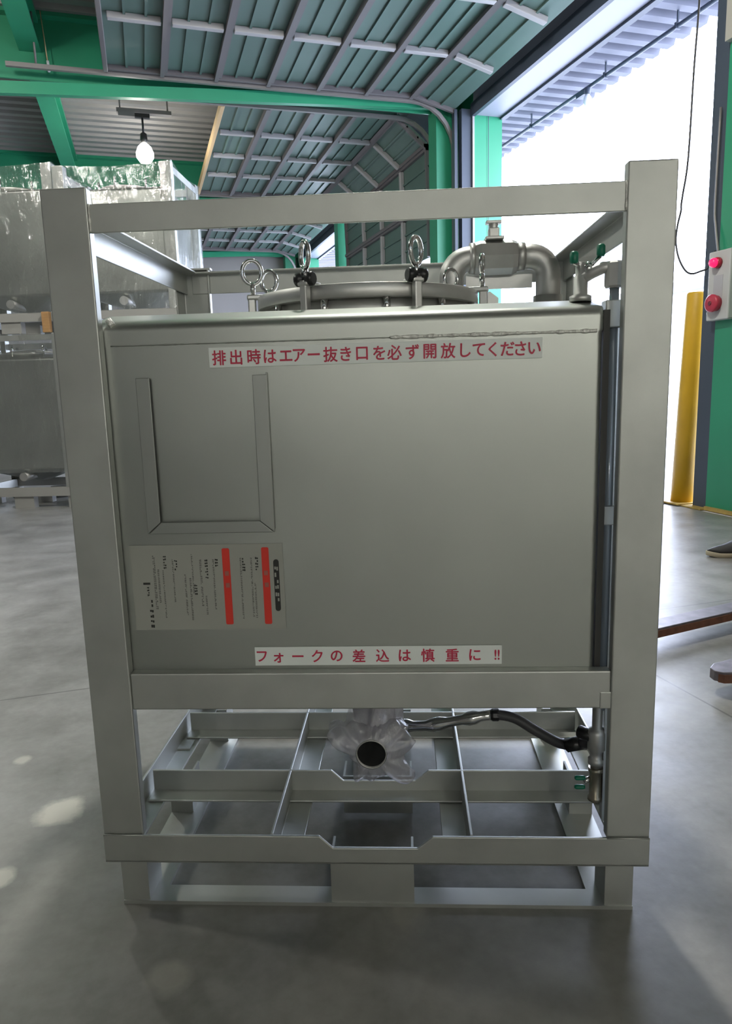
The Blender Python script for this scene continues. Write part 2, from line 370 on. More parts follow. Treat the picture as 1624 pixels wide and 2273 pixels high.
# ------------------------------------------------------------------ outside
b = tag(empty('warehouse_building', (18.0, 26.0, 0)), 'white clad warehouse across the yard, seen past the yellow post', 'building')
m = M(); m.box(0, 14, -16, 30, 0, 4.0)
for k in range(1, 9): m.box(-0.02, 0.0, -16, 30, 0.42*k, 0.42*k+0.03)
m.build('wall', WHITE_WALL, b)
m = M(); m.box(-0.35, 14, -16.2, 30, 4.0, 4.35); m.build('roof', ROOFGREY, b)
for k in range(6):
    w = M().box(-0.06, 0.02, -7.5+5*k, -6.2+5*k, 1.7, 2.6).build('window', ROOFGREY, b)
    M().box(-0.08, -0.055, -7.42+5*k, -6.28+5*k, 1.78, 2.52).build('pane', WINGLASS, w)
c = tag(empty('conduit_pipe', (5.1, 5.4, 4.58)), 'thin conduit pipe with clamps running under the canopy sheet outside', 'pipe')
M().cyl((0, -5, 0), (0, 8, 0), 0.022, 8).build('pipe', DARK_JAMB, c)
for y in (0.05, 1.25, 2.95, 4.5):
    M().box(-0.03, 0.03, y-0.012, y+0.012, -0.03, 0.03).box(-0.008, 0.008, y-0.008, y+0.008, 0.02, 0.16).build('clamp', DARK_JAMB, c)
o = tag(empty('outdoor_lamp', (5.06, 6.95, 4.5)), 'small clear unlit bulb lamp hanging from the conduit outside the door', 'lamp')
M().lathe([(0.02, 0.06), (0.032, 0.05), (0.034, 0.0), (0.03, -0.02)], n=14).build('socket', DARK_JAMB, o)
M().lathe([(0.024, -0.02), (0.045, -0.06), (0.05, -0.10), (0.035, -0.145), (0.001, -0.16)], n=16).build('bulb', CLEARBULB, o)
M().box(-0.02, 0.02, 0.05, 0.22, 0.0, 0.05).build('arm', DARK_JAMB, o)
# wire hanging in the opening
P = [(3.86, 3.70, 4.5), (3.86, 3.70, 3.86), (3.86, 3.724, 3.40), (3.86, 3.742, 2.76), (3.86, 3.785, 2.50), (3.862, 3.80, 2.42), (3.862, 3.80, 2.375), (3.86, 3.83, 2.27), (3.86, 3.84, 2.15), (3.86, 3.80, 2.02), (3.86, 3.72, 1.91), (3.86, 3.641, 1.87), (3.86, 3.55, 1.875), (3.88, 3.50, 1.89), (3.93, 3.50, 1.95), (3.945, 3.50, 2.02)]
def smooth_path(P, n=4):
    P = [Vector(p) for p in P]; out = []
    for i in range(len(P)-1):
        p0, p1, p2, p3 = P[max(i-1, 0)], P[i], P[i+1], P[min(i+2, len(P)-1)]
        for k in range(n):
            t = k/n; out.append(0.5*((2*p1) + (p2-p0)*t + (2*p0-5*p1+4*p2-p3)*t*t + (3*p1-p0-3*p2+p3)*t**3))
    return out + [P[-1]]
tag(M().tube(smooth_path(P), 0.008, 8).build('hanging_wire', WIRE), 'thin dark wire hanging loose in the open doorway beside the control box', 'wire')

# ------------------------------------------------------------------ yellow bollard, control box
o = tag(empty('bollard', (3.97, 3.76, 0.008)), 'tall yellow steel guard post standing beside the green door pier', 'bollard')
M().lathe([(0.09, 0.0), (0.09, 1.72), (0.085, 1.735), (0.001, 1.742)], n=28).build('post', YELLOW, o).rotation_euler = (0.0, 0.038, 0.0)
M().box(-0.14, 0.14, -0.12, 0.14, 0.0, 0.012).build('base_plate', mat('worn_ochre', (0.45, 0.30, 0.07), 0.6, var=0.2, vscale=20), o)
o = tag(empty('control_box', (3.92, 3.355, 1.741)), 'grey push button box with red pilot light on the green pier', 'control box')
M().box(-0.07, 0, -0.12, 0.10, -0.255, 0.255).build('housing', PANELGREY, o, bevel=0.01)
M().box(-0.073, -0.07, -0.055, 0.035, -0.10, 0.075).build('name_strip', mat('strip_grey', (0.38, 0.38, 0.40), 0.5), o)
M().lathe([(0.042, 0), (0.042, -0.02), (0.036, -0.035)], (-0.07, 0.0, 0.165), 'x', 20).build('light_bezel', REDLENS, o)
lamp_ = M().lathe([(0.034, 0), (0.034, -0.055), (0.026, -0.068), (0.001, -0.072)], (-0.07, 0.0, 0.165), 'x', 20).build('pilot_light', REDGLOW, o)
M().lathe([(0.058, 0), (0.058, -0.02), (0.066, -0.035), (0.066, -0.05), (0.055, -0.058), (0.001, -0.06)], (-0.07, 0.0, -0.13), 'x', 28).build('stop_button', REDBUTTON, o)
M().lathe([(0.016, -0.058), (0.016, -0.064), (0.001, -0.065)], (-0.07, 0.0, -0.13), 'x', 14).build('button_mark', REDDARK, o)
M().tube(smooth_path([(-0.03, 0.05, 0.25), (-0.03, 0.07, 0.34), (-0.02, 0.10, 0.45), (-0.01, 0.13, 0.62), (-0.005, 0.13, 1.3)]), 0.009, 8).build('supply_cable', TRACK, o)

# ------------------------------------------------------------------ pendant lamps
def pendant(loc, watts, label):
    o = tag(empty('pendant_lamp', loc), label, 'lamp', 'pendant bulbs of the hall')
    h = 5.16 - loc[2]
    M().lathe([(0.035, 0.0), (0.09, -0.05), (0.122, -0.13), (0.118, -0.19), (0.075, -0.25), (0.001, -0.27)], (0, 0, -0.02), n=24).build('bulb', BULB, o)
    M().lathe([(0.022, 0.12), (0.045, 0.10), (0.05, 0.02), (0.034, -0.03)], n=16).build('socket', BLACK, o)
    m = M(); m.cyl((0, 0, 0.1), (0, 0, h-0.27), 0.014, 8); m.box(-0.10, 0.10, -0.03, 0.03, h-0.30, h-0.25); m.build('stem', BLACK, o)
    m = M(); m.box(-0.34, 0.40, -0.05, 0.05, h-0.25, h-0.20); m.box(-0.32, -0.10, -0.07, -0.02, h-0.31, h-0.25); m.box(-0.30, -0.28, -0.01, 0.01, h-0.20, h+0.02); m.box(0.34, 0.36, -0.01, 0.01, h-0.20, h+0.02); m.build('ballast_bar', TRACK, o)
    l = bpy.data.lights.new('bulb_light', 'POINT'); l.energy = watts; l.shadow_soft_size = 0.12; l.color = LAMP_WARM
    lo = bpy.data.objects.new('bulb_light', l); COL.objects.link(lo); lo.parent = o; lo.location = (0, 0, -0.42)
    return o
for p_, w_s, lab in LAMPS: pendant(p_, w_s, lab)
# pull cord at the far end of the first track
o = tag(empty('pull_cord', (-1.09, 7.90, 4.55)), 'pull cord with a white grip hanging by the green rafter', 'cord')
M().cyl((0, 0, 0.08), (-0.03, 0, 0.6), 0.006, 6).build('cord', TAN, o)
M().cyl((0.004, 0, 0.0), (0, 0, 0.11), 0.014, 8).build('grip', PAPERTAG, o)

# ------------------------------------------------------------------ steel tank container (local frame = its own axes, front face at y = 0)
DT = 0.82                                     # depth
tank = tag(empty('tank_container', (0, 0, 0), math.radians(-20)), 'bare stainless steel tank container in an open frame with red lettered signs', 'tank container')
def post(x, y, sx, sy, parent, z0=0.168, z1=1.42, w=0.0835, mat_=STEEL, d=0.023):
    # U section: front plate and two returns; sx=+1 the outer side is +x, sy=-1 the plate faces -y
    xi, xo = x, x + sx*w; t = 0.005
    pr = [(xo, y), (xi, y), (xi, y-sy*d), (xi+sx*t, y-sy*d), (xi+sx*t, y-sy*t), (xo-sx*t, y-sy*t), (xo-sx*t, y-sy*0.075), (xo, y-sy*0.075)]
    return M().prism(pr, 'z', z0, z1).build('post', mat_, parent, bevel=0.004)
post(-0.4665, 0, -1, -1, tank); post(0.4665, 0, 1, -1, tank, z1=1.423)
post(-0.4665, DT, -1, 1, tank, z1=1.403); post(0.4665, DT, 1, 1, tank, z1=1.403)
# base beams with the shallow notch in the middle
def base_beam(y, parent, notch=True, sy=-1, half=0.5505, name='base_beam', flange=0.05):
    t = 0.006
    pr = [(-half, 0.108), (half, 0.108), (half, 0.170)] + ([(0.124, 0.170), (0.094, 0.144), (-0.077, 0.144), (-0.104, 0.170)] if notch else []) + [(-half, 0.170)]
    m = M(); m.prism(pr, 'y', y, y-sy*t); m.box(-half, half, min(y, y-sy*flange), max(y, y-sy*flange), 0.1085 if name == 'base_beam' else 0.1146, 0.114 if name == 'base_beam' else 0.1196)
    return m.build(name, STEEL, parent, bevel=0.0015)
base_beam(-0.003, tank); base_beam(DT+0.003, tank, sy=1)
base_beam(0.255, tank, half=0.535, name='cross_beam', sy=1); base_beam(0.56, tank, notch=False, half=0.535, name='cross_beam', sy=1)
for s in (-1, 1):
    M().prism(Lprof(s*0.548, 0.108, 0.170, 0.05, 0.006, 'bottom', -s), 'y', 0.005, DT-0.005).build('side_rail', STEEL, tank, bevel=0.0015)
    M().prism(Lprof(s*0.205, 0.108, 0.170, 0.058, 0.006, 'bottom', -s), 'y', 0.005, DT-0.005).build('fork_channel', STEEL, tank, bevel=0.0015)
    M().box(s*0.548 - (0.003 if s < 0 else 0.04), s*0.548 + (0.04 if s < 0 else 0.003), 0.45, 0.50, 0.114, 0.118).build('gusset', STEEL, tank)
# weld seams of the base beam to the posts
for s in (-1, 1):
    M().tube([(s*0.549, -0.004, 0.171), (s*0.467, -0.004, 0.171)], 0.002, 6).build('weld_seam', STEEL, tank)
# feet: nine hollow blocks and skid plates
def foot(x0, x1, y0, y1, parent):
    t = 0.005; m = M(); m.box(x0, x1, y0, y0+t, 0.008, 0.108);  m.box(x0, x0+t, y0+t, y1-t, 0.008, 0.108); m.box(x1-t, x1, y0+t, y1-t, 0.008, 0.108)
    return m.build('foot', STEEL, parent)
for (y0, y1) in ((0.015, 0.095), (0.33, 0.41), (0.70, 0.78)):
    foot(-0.5265, -0.471, y0, y1, tank); foot(0.471, 0.5265, y0, y1, tank); foot(-0.086, 0.0855, y0, y1, tank)
M().box(-0.527, 0.527, 0.012, 0.062, 0, 0.008).build('skid_plate', STEEL, tank)
M().box(-0.527, 0.527, 0.735, 0.785, 0, 0.008).build('skid_plate', STEEL, tank)
for s in (-1, 1): M().box(min(s*0.445, s*0.527), max(s*0.445, s*0.527), 0.062, 0.735, 0, 0.008).build('skid_plate', STEEL, tank)
# lower beams carrying the body, upper rails
def rbox(name, x0, x1, y0, y1, z0, z1, parent, mt=None, bev=0.003): return M().box(x0, x1, y0, y1, z0, z1).build(name, mt or STEEL, parent, bevel=bev)
rbox('lower_beam', -0.4665, 0.4665, 0.003, 0.028, 0.441, 0.517, tank)
rbox('lower_beam', -0.4665, 0.4665, DT-0.028, DT-0.003, 0.441, 0.517, tank)
m = M(); m.prism([(0.003, 1.343), (0.008, 1.343), (0.008, 1.387), (0.036, 1.387), (0.036, 1.392), (0.003, 1.392)], 'x', -0.4665, 0.4665); m.build('top_rail', STEEL, tank, bevel=0.0015)
m = M(); m.prism([(DT-0.003, 1.338), (DT-0.008, 1.338), (DT-0.008, 1.390), (DT-0.042, 1.390), (DT-0.042, 1.395), (DT-0.003, 1.395)], 'x', -0.52, 0.52); m.build('top_rail', STEEL, tank, bevel=0.0015)
for s in (-1, 1):
    M().prism(Lprof(s*0.540, 1.338, 1.396, 0.042, 0.005, 'top', -s), 'y', 0.036, DT-0.004).build('top_rail', STEEL, tank, bevel=0.0015)
# top of the rear left post shows a small cap
M().box(-0.545, -0.462, DT-0.02, DT+0.003, 1.403, 1.408).build('post_cap', STEEL, tank)
# the tank body
def rrect(x0, x1, y0, y1, r, z, n=6):
    out = []
    for (cx, cy, a0) in ((x1-r, y1-r, 0), (x0+r, y1-r, 90), (x0+r, y0+r, 180), (x1-r, y0+r, 270)):
        for k in range(n+1):
            a = math.radians(a0 + 90*k/n); out.append((cx+r*math.cos(a), cy+r*math.sin(a), z))
    return out
X0, X1, Y0, Y1 = -0.486, 0.440, 0.026, 0.79
rings = [rrect(-0.04, 0.06, 0.30, 0.40, 0.04, 0.345), rrect(-0.06, 0.08, 0.27, 0.43, 0.05, 0.362), rrect(X0+0.015, X1-0.015, Y0+0.015, Y1-0.015, 0.03, 0.456), rrect(X0, X1, Y0, Y1, 0.012, 0.475)]
for z in (0.52, 0.70, 0.90, 1.10, 1.1475): rings.append(rrect(X0, X1, Y0, Y1, 0.012, z))
rings.append(rrect(X0-0.002, X1+0.002, Y0-0.002, Y1+0.002, 0.012, 1.1495))
for k in range(0, 9):
    a = math.radians(76*k/8); i_ = 0.022*(1-math.cos(a)); rings.append(rrect(X0-0.002, X1+0.002, Y0-0.002+i_, Y1+0.002-i_, 0.012, 1.1727+0.022*math.sin(a)))
rings.append(rrect(X0-0.002, X1+0.002, Y0+0.074, Y1-0.074, 0.012, 1.2095))     # top plate rises a little from the shoulders
body = M().loops(rings).build('tank_body', STEEL_SHEET, tank, wn=True)
def bead(path, r, name='weld_seam', mt=WELD):
    P = [Vector(p) for p in path]; out = []; rr = []
    for i in range(len(P)-1):
        n = max(2, int((P[i+1]-P[i]).length/0.006))
        for k in range(n): out.append(P[i].lerp(P[i+1], k/n)); rr.append(r*random.uniform(0.65, 1.25))
    out.append(P[-1]); rr.append(r)
    return M().tube(out, rr, 6).build(name, mt, tank)
bead([(X0+0.03, Y0-0.001, 1.1485), (0.06, Y0-0.001, 1.1485)], 0.0016, mt=STEEL_SHEET); bead([(0.06, Y0-0.001, 1.1485), (X1-0.012, Y0-0.001, 1.1485)], 0.0036)
bead([(-0.4645, 0.002, 1.392), (-0.4645, 0.002, 1.345)], 0.0025)
bead([(0.4655, 0.002, 1.392), (0.4655, 0.002, 1.345)], 0.0018)
bead([(-0.458, 0.03, 1.195), (-0.449, 0.026, 1.185)], 0.006)
# document holder: U of folded strips standing off the sheet
yF = Y0 - 0.001
def strip(pr): return M().prism(pr, 'y', yF-0.009, yF-0.006)
h = empty('document_holder', (0, 0, 0), parent=tank)
m = M()
m.prism([(-0.411, 1.089), (-0.411, 0.795), (-0.385, 0.817), (-0.385, 1.089)], 'y', yF-0.011, yF-0.008); m.box(-0.411, -0.408, yF-0.009, yF, 0.80, 1.089)
m.build('holder_strip', HOLDER, tank, bevel=0.001)
m = M(); m.prism([(-0.193, 1.089), (-0.193, 0.817), (-0.166, 0.795), (-0.166, 1.089)], 'y', yF-0.011, yF-0.008); m.box(-0.169, -0.166, yF-0.009, yF, 0.80, 1.093)
m.build('holder_strip', HOLDER, tank, bevel=0.001)
m = M(); m.prism([(-0.409, 0.795), (-0.168, 0.795), (-0.194, 0.817), (-0.384, 0.817)], 'y', yF-0.011, yF-0.008); m.box(-0.408, -0.169, yF-0.009, yF, 0.795, 0.798)
m.build('holder_strip', HOLDER, tank, bevel=0.001)
bpy.data.objects.remove(h)

# ---- lettering
def glyph_mesh(items, y, name, mt, parent, bold=0.0):
    """items: (character, centre x, centre z, size, rotation, x stretch); flat glyphs facing -y, joined in one mesh"""
    V = []; F = []
    for ch, cx, cz, size, rot, sx in items:
        cu = bpy.data.curves.new('text', 'FONT'); cu.body = ch; cu.size = size; cu.align_x = 'CENTER'; cu.align_y = 'CENTER'; cu.resolution_u = 4
        ob = bpy.data.objects.new('text', cu); COL.objects.link(ob)
        bpy.context.view_layer.update()
        me = bpy.data.meshes.new_from_object(ob.evaluated_get(bpy.context.evaluated_depsgraph_get()))
        xs = [v.co.x for v in me.vertices] or [0]; ys = [v.co.y for v in me.vertices] or [0]
        mx_, my_ = (min(xs)+max(xs))/2, (min(ys)+max(ys))/2
        keep = ch in 'ー・'
        k0 = len(V); c, s = math.cos(rot), math.sin(rot)
        for q, (ox, oz) in enumerate(((0, 0), (bold, 0), (-bold, 0), (0, bold), (0, -bold)) if bold else ((0, 0),)):
            k0 = len(V)
            for v in me.vertices:
                px, pz = (v.co.x-mx_)*sx + ox, (v.co.y-my_) + oz
                V.append((cx + c*px - s*pz, y - 0.00002*q, cz + s*px + c*pz))
            for p in me.polygons: F.append(tuple(k0+i for i in p.vertices))
        bpy.data.objects.remove(ob); bpy.data.curves.remove(cu); bpy.data.meshes.remove(me)
    me = bpy.data.meshes.new(name); me.from_pydata(V, [], F); me.materials.append(mt)
    o = bpy.data.objects.new(name, me); COL.objects.link(o); o.parent = parent
    return o
# upper sign
S1 = (-0.273, 0.3325, 1.104, 1.140)
sg = M().box(S1[0], S1[1], yF-0.0015, yF, S1[2], S1[3]).build('warning_sign', STICK, tank)
t1 = '排出時はエアー抜き口を必ず開放してください'
c1 = [97, 175, 257, 330, 402, 462, 528, 603, 672, 745, 822, 890, 970, 1048, 1128, 1205, 1264, 1325, 1390, 1447, 1508]
glyph_mesh([(ch, S1[0] + (440 + v/2.03 - 465)/735*(S1[1]-S1[0]), (S1[2]+S1[3])/2 - 0.0005 + (0.0 if ch != 'ー' else 0.001), 0.0285, 0, 0.95) for ch, v in zip(t1, c1)], yF-0.0022, 'lettering', RED_INK, sg, 0.0005)
# lower sign
S2 = (-0.2195, 0.263, 0.5245, 0.5625)
sg = M().box(S2[0], S2[1], yF-0.0015, yF, S2[2], S2[3]).build('warning_sign', STICK, tank)
t2 = ['フ', 'ォ', 'ー', 'ク', 'の', '差', '込', 'は', '慎', '重', 'に', '!!']
c2 = [115, 216, 333, 450, 567, 700, 842, 975, 1112, 1256, 1390, 1520]
glyph_mesh([(ch, S2[0] + (540 + v*0.3695 - 567)/545*(S2[1]-S2[0]), (S2[2]+S2[3])/2 - (0.003 if ch == 'ォ' else 0), 0.0285, 0, 0.95 if ch != '!!' else 0.8) for ch, v in zip(t2, c2)], yF-0.0022, 'lettering', RED_INK, sg, 0.0005)
# handling label, its print turned a quarter clockwise
L0 = (-0.4535, -0.1545, 0.600, 0.771)
lb = M().box(L0[0], L0[1], yF-0.0012, yF, L0[2], L0[3]).build('handling_label', LABEL_PAPER, tank)
def lx(v): return L0[0] + (v-100)/(1470-100)*(L0[1]-L0[0])          # v: x in the zoomed crop, straightened at mid height
def lz(v): return L0[3] - (v-90)/(845-90)*(L0[3]-L0[2])
def bar(x0, x1, z0, z1, mt, name, y=-0.0018, r=0.003):
    w_, h_ = abs(lx(x1)-lx(x0)), abs(lz(z1)-lz(z0)); cx_, cz_ = (lx(x0)+lx(x1))/2, (lz(z0)+lz(z1))/2
    r = min(r, w_/2.01, h_/2.01); pr = []
    for (sx_, sz_, a0) in ((1, 1, 0), (-1, 1, 90), (-1, -1, 180), (1, -1, 270)):
        for k in range(5):
            a = math.radians(a0+90*k/4); pr.append((cx_+sx_*(w_/2-r)+r*math.cos(a), cz_+sz_*(h_/2-r)+r*math.sin(a)))
    return M().prism(pr, 'y', yF+y, yF-0.0012).build(name, mt, lb)
bar(928, 995, 125, 800, LABEL_RED, 'red_heading'); bar(1280, 1345, 122, 800, LABEL_RED, 'red_heading')
cap = bar(1382, 1430, 228, 685, LABEL_INK, 'black_heading', r=0.006)
def marks(cells, mt, name, y=-0.0020):
    m = M()
    for (x0, x1, z0, z1) in cells: m.box(min(lx(x0), lx(x1)), max(lx(x0), lx(x1)), yF+y, yF-0.0012, min(lz(z0), lz(z1)), max(lz(z0), lz(z1)))
    return m.build(name, mt, lb)
def dots(x, z0, z1, w, cell, gap, jit=0.35):
    out = []; z = z0
    while z < z1-cell*0.4:
        for q in range(2):
            if random.random() < 0.85: out.append((x-w/2+q*w*0.52, x-w/2+q*w*0.52+w*0.42, z+random.uniform(0, cell*0.3), z+cell*random.uniform(0.6, 0.95)))
        z += cell+gap
    return out
# faint characters in the headings and columns of small print
marks(dots(1406, 285, 625, 34, 46, 10), LABEL_PAPER, 'heading_print', -0.0023)
marks([(1295, 1330, 325, 365), (1297, 1332, 430, 470)], mat('faded_red', (0.42, 0.13, 0.10), 0.5), 'heading_print', -0.0023)
marks([(945, 980, 325, 365), (948, 983, 430, 470)], bpy.data.materials['faded_red'], 'heading_print', -0.0023)
pr_ = []
for (x, z0, z1, w) in ((310, 180, 660, 22), (345, 300, 600, 16), (388, 310, 740, 12), (480, 215, 590, 12), (585, 350, 710, 14), (630, 380, 770, 16), (655, 170, 520, 12), (730, 220, 640, 18), (765, 540, 720, 14), (845, 220, 670, 14), (1090, 210, 745, 14), (1185, 210, 740, 14), (1212, 430, 745, 14)):
    pr_ += dots(x, z0, z1, w, 13, 3)
marks(pr_, LABEL_GREY, 'small_print')
hd = []
for (x, z0, z1) in ((410, 180, 300), (508, 220, 325), (675, 440, 545), (782, 220, 390), (875, 215, 290), (1118, 210, 320), (1235, 205, 315)):
    hd += dots(x, z0, z1, 26, 20, 5)
marks(hd, LABEL_INK, 'small_print')
mk = [(200, 262, 418, 436)] + dots(240, 455, 545, 18, 18, 4) + dots(258, 565, 815, 32, 34, 12)
marks(mk, LABEL_INK, 'maker_mark')

# ---- manhole lid and clamps
cx, cy = 0.004, 0.41
M().lathe([(0.234, 1.19), (0.234, 1.240)], (cx, cy, 0), n=64).build('manhole_neck', STEEL_PIPE, tank)
M().lathe([(0.246, 1.237), (0.251, 1.2372), (0.252, 1.238), (0.252, 1.264), (0.251, 1.2648), (0.25, 1.265), (0.22, 1.266), (0.15, 1.278), (0.05, 1.284), (0.001, 1.285)], (cx, cy, 0), n=72).build('manhole_lid', STEEL_PIPE, tank)
for k in range(12):
    a = 2*PI*k/12 + 0.2
    M().cyl((cx+0.243*math.cos(a), cy+0.243*math.sin(a), 1.20), (cx+0.243*math.cos(a), cy+0.243*math.sin(a), 1.238), 0.008, 10).build('lid_stud', CHROME, tank)
def clamp(px, py, ring_rot, big=1.0, dark=True):
    d = Vector((px-cx, py-cy, 0)); d.normalize(); rz = math.atan2(d.y, d.x)
    T_ = Matrix.Translation((cx+0.252*d.x, cy+0.252*d.y, 0)) @ Matrix.Rotation(rz, 4, 'Z')
    m = M(); m.box(-0.030, 0.024, -0.012, 0.012, 1.262, 1.273, T_); m.box(0.004, 0.022, -0.008, 0.008, 1.205, 1.268, T_)
    base = m.build('lid_clamp', STEEL_PIPE, tank, bevel=0.003)
    m = M()
    if not dark: m.box(-0.004, 0.020, -0.009, 0.009, 1.270, 1.284, T_)
    else: m.lathe([(0.011, -0.021), (0.014, -0.018), (0.014, -0.006), (0.009, -0.004), (0.009, 0.004), (0.014, 0.006), (0.014, 0.018), (0.011, 0.021)], T_ @ Vector((0.012, 0, 1.276)), n=14, mtx=(T_.to_3x3() @ Matrix.Rotation(PI/2, 3, 'X'))); m.build('clamp_knob', BLACK if dark else CHROME, base)
    m = M(); c_ = T_ @ Vector((0.010, 0, 1.322)); R3 = Matrix.Rotation(ring_rot, 3, 'Z')
    m.tube([c_ + R3 @ Vector((0.0215*big*math.cos(q), 0, 0.026*big*math.sin(q))) for q in (2*PI*k/28 for k in range(28))], 0.005, 10, closed=True)
    m.cyl(T_ @ Vector((0.010, 0, 1.272)), T_ @ Vector((0.010, 0, 1.300)), 0.006, 10); m.build('eye_ring', CHROME, base)
    return base
clamp(-0.105, 0.18, math.radians(-62)); clamp(0.108, 0.18, math.radians(60)); clamp(-0.26, 0.36, math.radians(8), 1.0, False); clamp(-0.235, 0.50, math.radians(-15), 0.95, False)
clamp(0.258, 0.36, math.radians(75), 0.7, False); clamp(0.20, 0.57, math.radians(30), 0.9, False)
# ---- vent pipe with ball valve behind the lid
YP = 0.68; m = M(); r = 0.032
pth = [(0.215, YP, 1.262), (0.215, YP, 1.335)] + arc((0.263, YP, 1.337), 0.048, 180, 90, 8)[1:] + [(0.288, YP, 1.386)]
M().tube(pth, r, 24).build('vent_pipe', STEEL_PIPE, tank)
pth = [(0.388, YP, 1.386), (0.420, YP, 1.386)] + arc((0.420, YP, 1.338), 0.048, 90, 0, 8)[1:] + [(0.468, YP, 1.20)]
M().tube(pth, r, 24).build('vent_pipe', STEEL_PIPE, tank)
m = M(); m.lathe([(0.039, 0.262), (0.039, 0.276)], (0, YP, 1.386), 'x', 24); m.lathe([(0.040, 0.276), (0.044, 0.29), (0.044, 0.372), (0.040, 0.385)], (0, YP, 1.386), 'x', 8, smooth=False); m.lathe([(0.036, 0.385), (0.036, 0.405)], (0, YP, 1.386), 'x', 24)
vb = m.build('ball_valve', STEEL_PIPE, tank)
m = M(); m.box(0.302, 0.350, YP-0.028, YP+0.028, 1.428, 1.436); m.box(0.312, 0.338, YP-0.02, YP+0.02, 1.43, 1.458); m.cyl((0.325, YP, 1.45), (0.325, YP, 1.475), 0.012, 12); m.box(0.305, 0.345, YP-0.012, YP+0.012, 1.470, 1.478); m.build('valve_stem', STEEL_PIPE, vb, bevel=0.002)
M().lathe([(0.05, 1.21), (0.05, 1.222), (0.038, 1.224), (0.038, 1.285)], (0.468, YP, 0), n=24).build('pipe_flange', STEEL_PIPE, tank)
M().lathe([(0.045, 1.262), (0.045, 1.275), (0.036, 1.277), (0.036, 1.29)], (0.215, YP, 0), n=24).build('pipe_flange', STEEL_PIPE, tank)
M().box(0.255, 0.43, YP+0.02, YP+0.028, 1.31, 1.345).build('vent_bracket', STEEL_PIPE, tank)
M().prism([(0.265, 1.205), (0.265, 1.255), (0.285, 1.270), (0.305, 1.255), (0.305, 1.205)], 'y', 0.42, 0.428).build('hinge_lug', STEEL_PIPE, tank)
# ---- air valve with green winged handle and level gauge on the right
av = M().lathe([(0.020, 1.205), (0.020, 1.215), (0.013, 1.218), (0.013, 1.25), (0.010, 1.252), (0.010, 1.275)], (0.412, 0.085, 0), n=16).build('air_valve', STEEL_PIPE, tank)
M().tube([(0.412, 0.085, 1.245), (0.430, 0.078, 1.255), (0.448, 0.07, 1.262), (0.466, 0.066, 1.262)], 0.011, 12).build('valve_elbow', STEEL_PIPE, av)
M().tube([(0.396, 0.08, 1.275), (0.412, 0.08, 1.268), (0.428, 0.08, 1.268), (0.445, 0.08, 1.284)], 0.004, 8).build('handle_bar', CHROME, av)
M().lathe([(0.006, 0), (0.008, 0.004), (0.008, 0.018), (0.005, 0.022)], (0.398, 0.08, 1.272), n=12).build('green_grip', GREEN_GRIP, av)
M().lathe([(0.006, 0), (0.008, 0.004), (0.008, 0.018), (0.005, 0.022)], (0.446, 0.08, 1.283), n=12).build('green_grip', GREEN_GRIP, av)
M().lathe([(0.007, 1.255), (0.010, 1.262), (0.006, 1.272), (0.001, 1.276)], (0.424, 0.08, 0), n=12).build('handle_nut', CHROME, av)
GX, GY = 0.468, 0.066
lg = M().cyl((GX, GY, 0.41), (GX, GY, 1.235), 0.0085, 16).build('level_gauge', GAUGE, tank)
M().lathe([(0.016, 1.225), (0.0185, 1.229), (0.0185, 1.268), (0.014, 1.272)], (GX, GY, 0), n=8, smooth=False).build('gauge_fitting', STEEL_PIPE, lg)
for z0, z1 in ((1.155, 1.203), (0.790, 0.826)):
    M().box(GX-0.019, GX+0.012, GY-0.018, GY+0.012, z0, z1).build('gauge_bracket', STEEL, lg, bevel=0.002)
M().box(GX-0.022, GX+0.006, 0.002, 0.028, 0.4405, 0.475).build('gauge_bracket', STEEL, lg, bevel=0.002)
M().box(GX-0.015, GX-0.0105, GY-0.012, GY+0.012, 0.47, 1.17).build('gauge_guard', STEEL_SHEET, lg)
M().box(0.4425, 0.4535, 0.034, 0.052, 0.46, 1.185).build('gap_strip', mat('dark_strip', (0.05, 0.05, 0.048), 0.6), lg)  # plain dark strip added to close the gap beside the body
M().box(GX+0.0105, GX+0.0135, GY-0.012, GY+0.012, 0.47, 1.17).build('gauge_guard', STEEL_SHEET, lg)
# ---- drain: outlet pipe in a plastic bag, hose, lower gauge valve
YO = 0.10; oc = (0.0, YO, 0.292)
outp = M()
outp.lathe([(0.0305, 0.22), (0.0305, 0.0), (0.0325, 0.0), (0.0325, 0.22)], oc, 'y', 36)
outlet = outp.build('outlet_pipe', STEEL_PIPE, tank)
M().lathe([(0.0304, 0.006), (0.001, 0.006)], oc, 'y', 36).build('bore_shade', BLACK, outlet)  # black disc stands in for the darkness inside the pipe mouth
m = M(); m.lathe([(0.045, 0.20), (0.055, 0.22), (0.055, 0.27), (0.045, 0.29)], oc, 'y', 24); m.tube([(0.02, YO+0.24, 0.31), (0.02, YO+0.25, 0.36)], 0.03, 16); m.build('outlet_valve', STEEL_PIPE, outlet)
